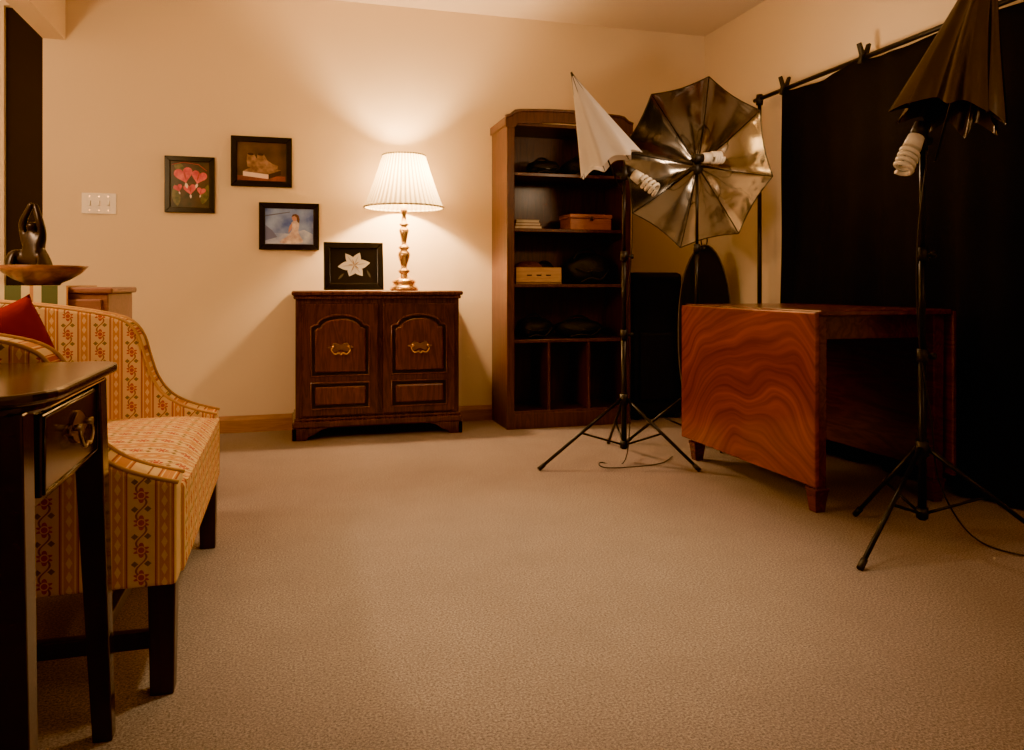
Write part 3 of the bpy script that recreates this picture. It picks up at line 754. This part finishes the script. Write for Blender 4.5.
for j in range(nr-1):
    for i in range(ns):
        p = 1+j*ns
        fs.append((p+i, p+ns+i, p+ns+(i+1) % ns, p+(i+1) % ns))
me = mesh(vs, fs)
bm = bmesh.new(); bm.from_mesh(me); bm.normal_update()
for f in bm.faces:
    if f.normal.dot(nrm) < 0: f.normal_flip()
bm.to_mesh(me); bm.free()
add(g, 'umbrella_canopy', me, MUMB, smooth=True)
for k in range(8):
    tube(g, 'umbrella_rib_%d' % k, [upt(k, j/10)+nrm*.004 for j in range(11)], .0028, MBLK, res=1)
    cyl(g, 'umbrella_stretcher_%d' % k, cen-nrm*.05, upt(k, .5)+nrm*.006, .002, .002, MBLK, 8)
    tube(g, 'umbrella_hem_%d' % k, [upt(k+i/sub*.999, 1.0) for i in range(sub+1)], .003, MBLK, res=1)
cyl(g, 'umbrella_runner', cen-nrm*.07, cen-nrm*.03, .012, .012, MBLKP)
cyl(g, 'umbrella_shaft', cen-nrm*(D+.04), cen+nrm*.20, .0045, .0045, MBLK)
cfl(g, c+UP*1.515+rv*.03+nrm*.03, (rv*.9-nrm*.3+UP*.05), .11)

# stand C (black umbrella)
c = Vector((2.05, 2.15, 0)); top = 1.335
g = G('light_stand_with_black_umbrella', (2.05, 2.15, 0))
stand(g, c, top, [(1.635, 1.950), (2.00, 2.41), (2.38, 1.945)])
head(g, c, top, None)
base = c+rv*.085+UP*1.42; apex = c+rv*.245+UP*2.02
closed_umbrella(g, apex, base, .155, MUMBK, folds=9, amp=.18, ph=.2, jag=.03, twist=.25)
cfl(g, c+UP*1.345-rv*.03-fv*.02, (-rv*.42-UP*.85-fv*.15), .125)
tube(g, 'power_cable', cr([c+rv*.01-fv*.02+UP*1.30, c-rv*.025-fv*.02+UP*1.0, c-rv*.018-fv*.01+UP*.7, c+rv*.02-fv*.02+UP*.4, c+rv*.06+UP*.18, c+rv*.14-fv*.05+UP*.02, c+rv*.22-fv*.2+UP*.006, c+rv*.42-fv*.25+UP*.006, c+rv*.65-fv*.1+UP*.006], 8), .0028, MBLKP)

# ------------------------------------------------------------ settee
g = G('upholstered_settee', (-.6, 2.23, 0))
prof = cr([(-.225, .44), (-.29, .458), (-.345, .482), (-.385, .515), (-.415, .565), (-.435, .63), (-.455, .695), (-.495, .74), (-.58, .765), (-.75, .79), (-.98, .81)], 5)
for nm, y0, y1, dz in (('arm_near', 1.74, 1.85, -.02), ('arm_far', 2.63, 2.74, .0)):
    pr = [(p[0], p[1]+dz*min(1, max(0, (p[1]-.5)/.2))) for p in prof]
    poly = pr+[(-.98, .23), (-.225, .23)]
    prism(g, nm, poly, 'y', y0, y1, MSX, .022, bseg=4)
    for yy in (y0+.006, y1-.006):
        tube(g, nm+'_piping', [(p[0]+.003, yy, p[1]+.001) for p in pr], .0045, MPIPE)
vs = []; fs = []; n1, n2 = 24, 30
for i in range(n1+1):
    for j in range(n2+1):
        u = i/n1; v = j/n2
        y = 1.84+.80*v; x = -.90+.685*u
        ed = min(1, (1-u)*6)
        z = .425+.045*math.sin(math.pi*v)**.5*(math.sin(math.pi*.5*ed)**.6)
        vs.append((x, y, z))
for i in range(n1):
    for j in range(n2):
        q = i*(n2+1)+j; fs.append((q, q+n2+1, q+n2+2, q+1))
add(g, 'seat_cushion', mesh(vs, fs), MSY, smooth=True)
box(g, 'seat_rail', -.90, -.217, 1.80, 2.68, .232, .428, MSYZ, .012)
box(g, 'back', -1.02, -.88, 1.75, 2.73, .23, .84, MSYZ, .04)
for i, (lx, ly) in enumerate(((-.255, 1.775), (-.255, 2.705), (-.95, 1.775), (-.95, 2.705))):
    leg(g, 'leg_%d' % i, lx, ly, .24, .054, .046, MLEG)
box(g, 'stretcher_near', -.93, -.27, 1.762, 1.788, .095, .130, MLEG, .003)
box(g, 'stretcher_far', -.93, -.27, 2.692, 2.718, .095, .130, MLEG, .003)
box(g, 'stretcher_cross', -.40, -.375, 1.775, 2.705, .097, .128, MLEG, .003)

def pillow(g_or_none, name, c, size, T, rot, mat):
    n = 20; vs = []; fs = []
    def pt(u, v, s):
        k = (max(0, 1-u**2)*max(0, 1-v**2))**.42
        pin = 1-.06*(1-(abs(u)**3))*abs(v)**3
        pin2 = 1-.06*(1-(abs(v)**3))*abs(u)**3
        return Vector((u*size/2*pin2, v*size/2*pin, s*T/2*k))
    for s in (1, -1):
        for i in range(n+1):
            for j in range(n+1): vs.append(rot @ pt(-1+2*i/n, -1+2*j/n, s)+Vector(c))
    for s in range(2):
        o = s*(n+1)**2
        for i in range(n):
            for j in range(n):
                q = o+i*(n+1)+j; f = (q, q+n+1, q+n+2, q+1); fs.append(f if s == 0 else f[::-1])
    me = mesh(vs, fs)
    bm = bmesh.new(); bm.from_mesh(me); bmesh.ops.remove_doubles(bm, verts=bm.verts, dist=.0005); bm.to_mesh(me); bm.free()
    return add(g_or_none, name, me, mat, smooth=True)
rot = Matrix.Rotation(math.radians(-14), 3, 'Y') @ Matrix.Rotation(math.radians(-35), 3, 'Z') @ Matrix.Rotation(math.radians(90), 3, 'Y') @ Matrix.Rotation(math.radians(10), 3, 'Z')
pillow(None, 'red_throw_pillow', (-.735, 2.40, .640), .30, .11, rot, MRED)

# ------------------------------------------------------------ side table
g = G('side_table', (-.6, 1.41, 0))
x1, x0, y0, y1 = -.325, -.87, 1.15, 1.675
def rrect(x0, x1, y0, y1, rs, n=8):
    pts = []
    for (sx, sy, a0, r) in ((1, 1, 0, rs[0]), (-1, 1, 90, rs[1]), (-1, -1, 180, rs[2]), (1, -1, 270, rs[3])):
        cx = (x1-r) if sx > 0 else (x0+r); cy = (y1-r) if sy > 0 else (y0+r)
        for i in range(n+1):
            a = math.radians(a0+90*i/n); pts.append((cx+r*math.cos(a), cy+r*math.sin(a)))
    return pts
prism(g, 'top', rrect(x0, x1+.008, y0, y1+.012, (.05, .05, .13, .13)), 'z', .684, .702, MSTAB, .006, bseg=3)
prism(g, 'top_under_moulding', rrect(x0+.012, x1-.010, y0+.012, y1-.006, (.045, .045, .12, .12)), 'z', .670, .685, MSTAB, .004)
prism(g, 'apron', rrect(x0+.03, x1-.032, y0+.03, y1-.035, (.01, .01, .09, .09)), 'z', .525, .672, MSTAB, .002)
box(g, 'drawer_front', x1-.036, x1-.020, y0+.125, y1-.065, .54, .662, MSTAB, .004)
tube(g, 'drawer_bead', [(x1-.019, y0+.13, .545), (x1-.019, y1-.07, .545), (x1-.019, y1-.07, .657), (x1-.019, y0+.13, .657)], .0025, MSTAB, cyc=True)
yc = 1.46; zc = .612
pl = []
for i in range(48):
    t = 2*math.pi*i/48; pl.append((yc+.052*math.cos(t)*(1+.16*math.cos(6*t)), zc+.022*math.sin(t)*(1+.25*math.cos(4*t))))
MPEW = plain('antique_silver_brass', (.38, .30, .20), .38, 1.0)
prism(g, 'pull_plate', pl, 'x', x1-.021, x1-.015, MBRD, .0015)
for s in (-1, 1): cyl(g, 'pull_post', (x1-.020, yc+s*.035, zc+.004), (x1-.002, yc+s*.035, zc+.004), .005, .0065, MPEW, 12)
tube(g, 'pull_bail', cr([(x1-.006, yc-.035, zc+.004), (x1-.003, yc-.038, zc-.014), (x1-.002, yc-.018, zc-.030), (x1-.002, yc, zc-.026), (x1-.002, yc+.018, zc-.030), (x1-.003, yc+.038, zc-.014), (x1-.006, yc+.035, zc+.004)], 5), .003, MPEW)
for i, (lx, ly, dx, dy) in enumerate(((x1-.050, y0+.075, .020, -.003), (x1-.04, y1-.045, .030, -.012), (x0+.05, y0+.075, -.01, 0), (x0+.04, y1-.045, -.01, 0))):
    leg(g, 'leg_%d' % i, lx, ly, .675, .052, .034, MSTAB, 0, dx, dy)

# ------------------------------------------------------------ chest with bowl and statuette
g = G('small_wooden_chest', (-.87, 3.22, 0))
box(g, 'body', -1.14, -.61, 3.01, 3.44, .08, .82, MCHEST, .004)
box(g, 'top', -1.155, -.595, 3.0, 3.45, .82, .842, MCHEST, .006)
for i, z in enumerate((.12, .36, .60)):
    box(g, 'drawer_%d' % i, -1.12, -.63, 2.998, 3.012, z, z+.2, MCHEST, .004)
    for xx in (-1.0, -.75): lathe(g, 'knob', (xx, 2.99, z+.1), [(0, -.012), (.012, -.008), (.014, 0), (.012, .008), (0, .012)], MBRASS, 12)
for xx in (-1.12, -.65):
    for yy in (3.03, 3.40): leg(g, 'foot', xx+.01, yy, .085, .04, .03, MCHEST)
prism(g, 'plaid_runner', [(2.978, .70), (2.984, .70), (2.984, .844), (3.4, .844), (3.4, .848), (2.978, .848)], 'x', -1.13, -.73, MPLAID, 0)
bcn = (-.865, 3.20, .8485)
lathe(None, 'wooden_bowl', bcn, [(0, 0), (.055, 0), (.06, .008), (.09, .022), (.125, .045), (.148, .070), (.144, .072), (.12, .050), (.085, .030), (.05, .02), (0, .018)], MBOWL, 40)
g = G('bronze_statuette', bcn)
def skin(g, name, verts, edges, radii, mat, sub=2):
    me = bpy.data.meshes.new(name); me.from_pydata([Vector(v) for v in verts], edges, []); me.update()
    ob = bpy.data.objects.new(name, me); COL.objects.link(ob)
    ob.modifiers.new('skin', 'SKIN')
    for i, r in enumerate(radii):
        me.skin_vertices[0].data[i].radius = (r, r)
    me.skin_vertices[0].data[0].use_root = True
    ss = ob.modifiers.new('sub', 'SUBSURF'); ss.levels = sub; ss.render_levels = sub
    bpy.context.view_layer.update()
    dg = bpy.context.evaluated_depsgraph_get()
    m2 = bpy.data.meshes.new_from_object(ob.evaluated_get(dg))
    bpy.data.objects.remove(ob)
    return add(g, name, m2, mat, smooth=True)
B = Vector((-.895, 3.20, .885)); k = 1.08
def b_(x, y, z): return tuple(B+rv*(x*k)+fv*(y*k)+UP*(z*k))
V = [b_(.0, 0, .045), b_(.002, 0, .09), b_(-.004, 0, .135), b_(-.003, -.004, .160), b_(0, -.010, .182),
     b_(.035, -.01, .040), b_(.070, -.03, .030), b_(.03, -.05, .012),
     b_(-.035, -.01, .045), b_(-.055, -.03, .075), b_(-.05, -.05, .008),
     b_(.030, 0, .138), b_(.030, -.015, .180), b_(.010, -.01, .240),
     b_(-.032, 0, .138), b_(-.030, -.01, .180), b_(.002, -.01, .243), b_(.075, -.02, .008), b_(.0, .025, .165), b_(.005, .04, .12)]
E = [(0, 1), (1, 2), (2, 3), (3, 4), (0, 5), (5, 6), (6, 7), (0, 8), (8, 9), (9, 10), (2, 11), (11, 12), (12, 13), (2, 14), (14, 15), (15, 16), (6, 17), (3, 18), (18, 19)]
Rr = [.046, .031, .035, .014, .026, .034, .026, .016, .032, .024, .016, .018, .014, .010, .018, .014, .010, .016, .020, .016]
skin(g, 'figure', V, E, Rr, MBRONZE)
lathe(g, 'plinth', (B.x, B.y, B.z-.017), [(0, 0), (.045, 0), (.055, .008), (.05, .024), (0, .026)], MBRONZE, 24)

# ------------------------------------------------------------ lights
def light(name, typ, loc, power, col, size=.05, rot=None, **kw):
    l = bpy.data.lights.new(name, typ); l.energy = power; l.color = col
    if typ == 'AREA': l.shape = 'DISK'; l.size = size
    else: l.shadow_soft_size = size
    for k, v in kw.items(): setattr(l, k, v)
    o = bpy.data.objects.new(name, l); o.location = loc
    if rot: o.rotation_euler = rot
    COL.objects.link(o); return o
WARM = (1.0, .62, .30)
light('lamp_bulb', 'POINT', (LX, LY, 1.47), 72, WARM, .035)
light('ceiling_downlight', 'SPOT', (.62, 2.15, 2.5), 190, (1.0, .72, .36), .08, (0, 0, 0), spot_size=math.radians(58), spot_blend=1.0)
light('room_fill', 'AREA', (1.8, -.4, 2.35), 6, (1.0, .72, .46), .9, (math.radians(40), 0, 0))
light('studio_bulb_glow', 'POINT', (2.0, 3.0, 1.62), 12, (1.0, .66, .38), .07)
light('left_room_lamp', 'POINT', (-1.5, 2.3, 1.75), 48, (1.0, .68, .38), .08)
light('hall_light', 'POINT', (-2.0, 3.6, 2.2), 4, (1.0, .66, .38), .1)

w = bpy.data.worlds.new('world'); S.world = w; w.use_nodes = True
w.node_tree.nodes['Background'].inputs[0].default_value = (.05, .035, .02, 1)

# ------------------------------------------------------------ camera
cam = bpy.data.cameras.new('camera'); cam.sensor_width = 36; cam.lens = 780/1024*36; cam.shift_y = -90/1024
cam.clip_start = .02
co = bpy.data.objects.new('camera', cam); co.location = (0, 0, .85); co.rotation_euler = (math.radians(90), 0, math.radians(-15.9))
COL.objects.link(co); S.camera = co
